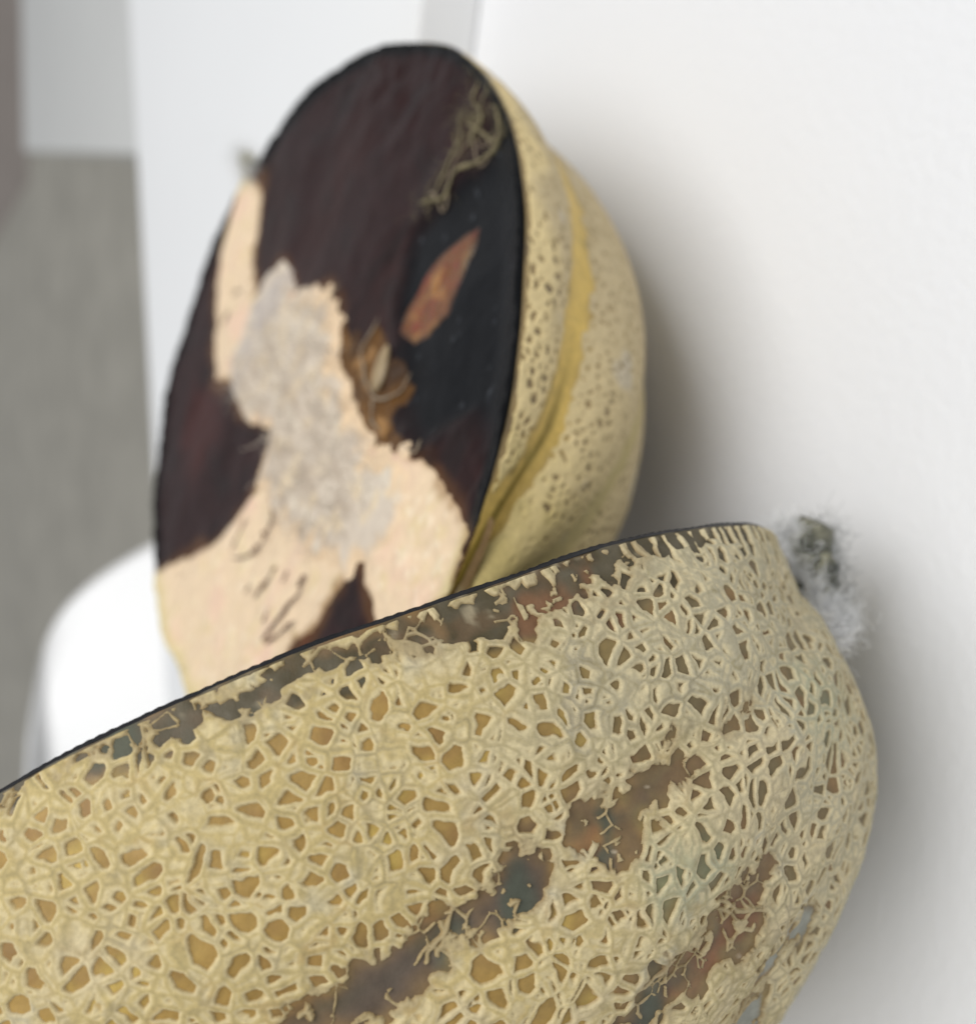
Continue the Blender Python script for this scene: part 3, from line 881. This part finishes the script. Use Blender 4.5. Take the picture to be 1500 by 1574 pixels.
def strand(name, key, rad, mat, lift=0.9, seed=0, wob=0.4, n=40, taper=True):
    p = smooth_path([(a, b, 0) for a, b in FACE[key]], n)
    P = np.stack([p[:, 0] * KX, p[:, 1] * KY, 0 * p[:, 0]], 1)
    dx, dy = fbm(P, 5, 2, seed + 500) * wob / KX, fbm(P, 5, 2, seed + 510) * wob / KY
    x, y = p[:, 0] + dx, p[:, 1] + dy
    h = face_h(x, y) + lift + 0.35 * fbm(P, 4, 2, seed + 520)
    Q = BK.face_pt(x, y, h)
    u = np.linspace(0, 1, n)
    rr = rad * (0.75 + 0.35 * fbm(P, 3, 2, seed + 530))
    if taper:
        rr = rr * np.sqrt(np.clip(np.minimum(u, 1 - u) * 8, 0.08, 1))
    v, f = tube(Q, rr / 1000.0, 8)
    return mesh_obj(name, v, f, mat, BK.root)


for i, (k, rd) in enumerate((('strand1', .36), ('strand2', .5), ('strand3', .28), ('strand4', .36))):
    strand("strand", k, rd, M_STRAND, 0.35, 10 * i, 0.8)
    strand("strand", k, rd * 0.5, M_FIBRE if i % 2 else M_STRAND, 0.2, 10 * i + 1200, 4.0)
for i, (k, rd) in enumerate((('loop1', .38), ('loop2', .4), ('loop3', .32), ('loop4', .3))):
    strand("fibre", k, rd, M_FIBRE, 1.0, 100 + 10 * i)
for i, k in enumerate(('mark1', 'mark2', 'mark3', 'mark4', 'mark5', 'mark6', 'mark7', 'mark8')):
    strand("dark_fibre", k, 0.42 if i != 1 else 0.32, M_MARK, 1.05, 200 + 10 * i, 0.3)

# a seed lodged in the pulp
sx, sy = FACE['seed'][0]
nu, nv = 16, 20
uu, vv = np.meshgrid(np.linspace(0.02, math.pi - 0.02, nu), np.linspace(0, 2 * math.pi, nv, endpoint=False), indexing='ij')
lx = np.cos(uu) * 5.0; ly = np.sin(uu) * np.cos(vv) * (2.4 + 0.5 * np.cos(uu)); lz = np.sin(uu) * np.sin(vv) * 1.0
ca, sa_ = math.cos(2.1), math.sin(2.1)
fx, fy = sx + (lx * ca - ly * sa_) / KX, sy + (lx * sa_ + ly * ca) / KY
c0 = face_h(np.array([sx]), np.array([sy]))[0] + 0.9
sv = BK.face_pt(fx.ravel(), fy.ravel(), (c0 + lz).ravel())
mesh_obj("seed", sv, grid_faces(nu, nv, True), M_SEED, BK.root)


# ------------------------------------------------------------------ stems and mould
def px(xi, yi, depth):
    """layout point seen at a picture position, used once to read the stem's place off the photograph"""
    xr, yr = 1574 - yi, xi
    d = np.array(_f) + (xr - 787) / 1600 * np.array(_r) - (yr - 750) / 1600 * np.array(_u)
    return (np.array([0, 0, 1.0]) + d * depth) * S


def fuzz(name, centres, sig, n, length, rad, mat, parent, base, seed, up=(0, 0, 0.3), floor=0.0004):
    """a cottony tuft: many fine curled threads"""
    rng = np.random.default_rng(seed)
    centres = np.asarray(centres, float)
    k = 4
    p = centres[rng.integers(0, len(centres), n)] + rng.normal(size=(n, 3)) * sig
    d = rng.normal(size=(n, 3)) + np.array(up); d /= np.linalg.norm(d, axis=1, keepdims=True)
    pts = [p]
    L = length * rng.uniform(0.4, 1.3, n)
    for i in range(k - 1):
        d = d + rng.normal(size=(n, 3)) * 0.5; d /= np.linalg.norm(d, axis=1, keepdims=True)
        p = p + d * (L / (k - 1))[:, None]; p[:, 2] = np.maximum(p[:, 2], floor); pts.append(p)
    A = np.stack(pts, 1)                                    # n,k,3
    t = np.gradient(A, axis=1); t /= np.linalg.norm(t, axis=2, keepdims=True) + 1e-9
    a = np.cross(t, np.array([0.3, 0.5, 0.8])); a /= np.linalg.norm(a, axis=2, keepdims=True) + 1e-9
    b = np.cross(t, a)
    th = np.array([0, 2.094, 4.189])
    rr = rad * rng.uniform(0.6, 1.4, n)[:, None, None, None]
    V = A[:, :, None] + rr * (np.cos(th)[None, None, :, None] * a[:, :, None] + np.sin(th)[None, None, :, None] * b[:, :, None])
    f1 = grid_faces(k, 3, True)
    Fc = (f1[None] + (np.arange(n) * k * 3)[:, None, None]).reshape(-1, 4)
    o = mesh_obj(name, V.reshape(-1, 3) - base, Fc, mat, parent)
    o["kind"] = "stuff"
    return o


def stub(path, rads, parent, base, seed, cols, n=60, m=28):
    p = smooth_path(path, n); P = p * 1000
    r = np.interp(np.linspace(0, 1, n), np.linspace(0, 1, len(rads)), rads)
    v, f = tube(p, r, m)
    N = v - np.repeat(p, m, axis=0); N /= np.linalg.norm(N, axis=1, keepdims=True) + 1e-9
    Pv = v * 1000
    a1, a2 = fbm(Pv, 3.0, 3, seed), fbm(Pv, 1.2, 2, seed + 5)
    v = v + N * (0.0009 * a1 + 0.0003 * a2)[:, None]
    c = 0 * v.astype(F32) + lin(*cols[0])
    c = mixc(c, lin(*cols[1]), sst(-0.2, 0.7, a1)); c = mixc(c, lin(*cols[2]), sst(0.2, 0.9, a2))
    i0, i1 = len(v), len(v) + 1
    v = np.vstack([v, p[0], p[-1]]); c = np.vstack([c, c[0], c[-1]])
    q = [[i0, (k + 1) % m, k, k] for k in range(m)] + [[i1, (n - 1) * m + k, (n - 1) * m + (k + 1) % m, (n - 1) * m + (k + 1) % m] for k in range(m)]
    me = mesh_obj("stem", v - base, f, M_STEM, parent, col=c)
    import bmesh
    bm = bmesh.new(); bm.from_mesh(me.data); bm.verts.ensure_lookup_table()
    for k in range(m):
        for tri in ((i0, (k + 1) % m, k), (i1, (n - 1) * m + k, (n - 1) * m + (k + 1) % m)):
            ff = bm.faces.new([bm.verts[i] for i in tri]); ff.smooth = True
    bm.to_mesh(me.data); bm.free()
    return me


Fb, Bb = FR.base / 1000, BK.base / 1000
stp = [px(1180, 930, 1.07), px(1206, 920, 1.09), px(1226, 895, 1.09), px(1234, 852, 1.085), px(1247, 824, 1.085), px(1256, 804, 1.085)]
stub(stp, [.0066, .0066, .0062, .0050, .0040, .0030], FR.root, Fb, 601, ((120, 118, 102), (74, 76, 70), (172, 168, 142)))
fuzz("mould", [px(1216, 850, 1.08), px(1222, 875, 1.07), px(1230, 900, 1.065), px(1236, 925, 1.055), px(1206, 822, 1.085)], .0013, 4200, .0042, .00005, M_MOULD, FR.root, Fb, 5)
fuzz("mould", [px(1245, 945, 1.05), px(1262, 950, 1.055), px(1280, 955, 1.06), px(1240, 968, 1.03), px(1256, 975, 1.03), px(1244, 995, 1.0)], .0015, 5000, .0045, .00005, M_MOULD, FR.root, Fb, 6)
fuzz("mould", [px(1262, 890, 1.08), px(1272, 860, 1.085), px(1276, 915, 1.075), px(1262, 825, 1.085), px(1250, 850, 1.08)], .0016, 1300, .004, .000028, M_MOULD_G, FR.root, Fb, 7)

tp = BK.face_pt(np.array([0.97, 1.0, 1.02, 1.03]), np.array([-.22, -.26, -.28, -.29]), np.array([-1.0, 0.6, 1.8, 2.8])) + Bb
stub(tp, [.0026, .0024, .0020, .0014], BK.root, Bb, 651, ((150, 146, 120), (96, 98, 88), (190, 186, 160)), 30, 18)
fuzz("mould", list(tp) + [BK.face_pt(np.array([0.93]), np.array([-.25]), np.array([1.2]))[0] + Bb], .0018, 900, .005, .00003, M_MOULD, BK.root, Bb, 8)

sp = np.array(FACE['strand2'] + FACE['strand1'] + FACE['strand4'])
fuzz("mould", list(BK.face_pt(sp[:, 0], sp[:, 1], face_h(sp[:, 0], sp[:, 1]) + 0.4) + Bb), .0011, 420, .004, .00003, M_STRAND, BK.root, Bb, 9, (0, 0, 0.1))

rg = np.random.default_rng(4)
fx = rg.uniform(-0.62, 0.3, 900); fy = rg.uniform(-0.2, 0.3, 900)
ok = fsdf(fx, fy, 'film') < -1.0
fx, fy = fx[ok], fy[ok]
fuzz("film_fluff", list(BK.face_pt(fx, fy, face_h(fx, fy) + 1.3) + Bb), .0006, 1600, .006, .00006, M_FLUFF, BK.root, Bb, 12, (0, 0, 0.0))
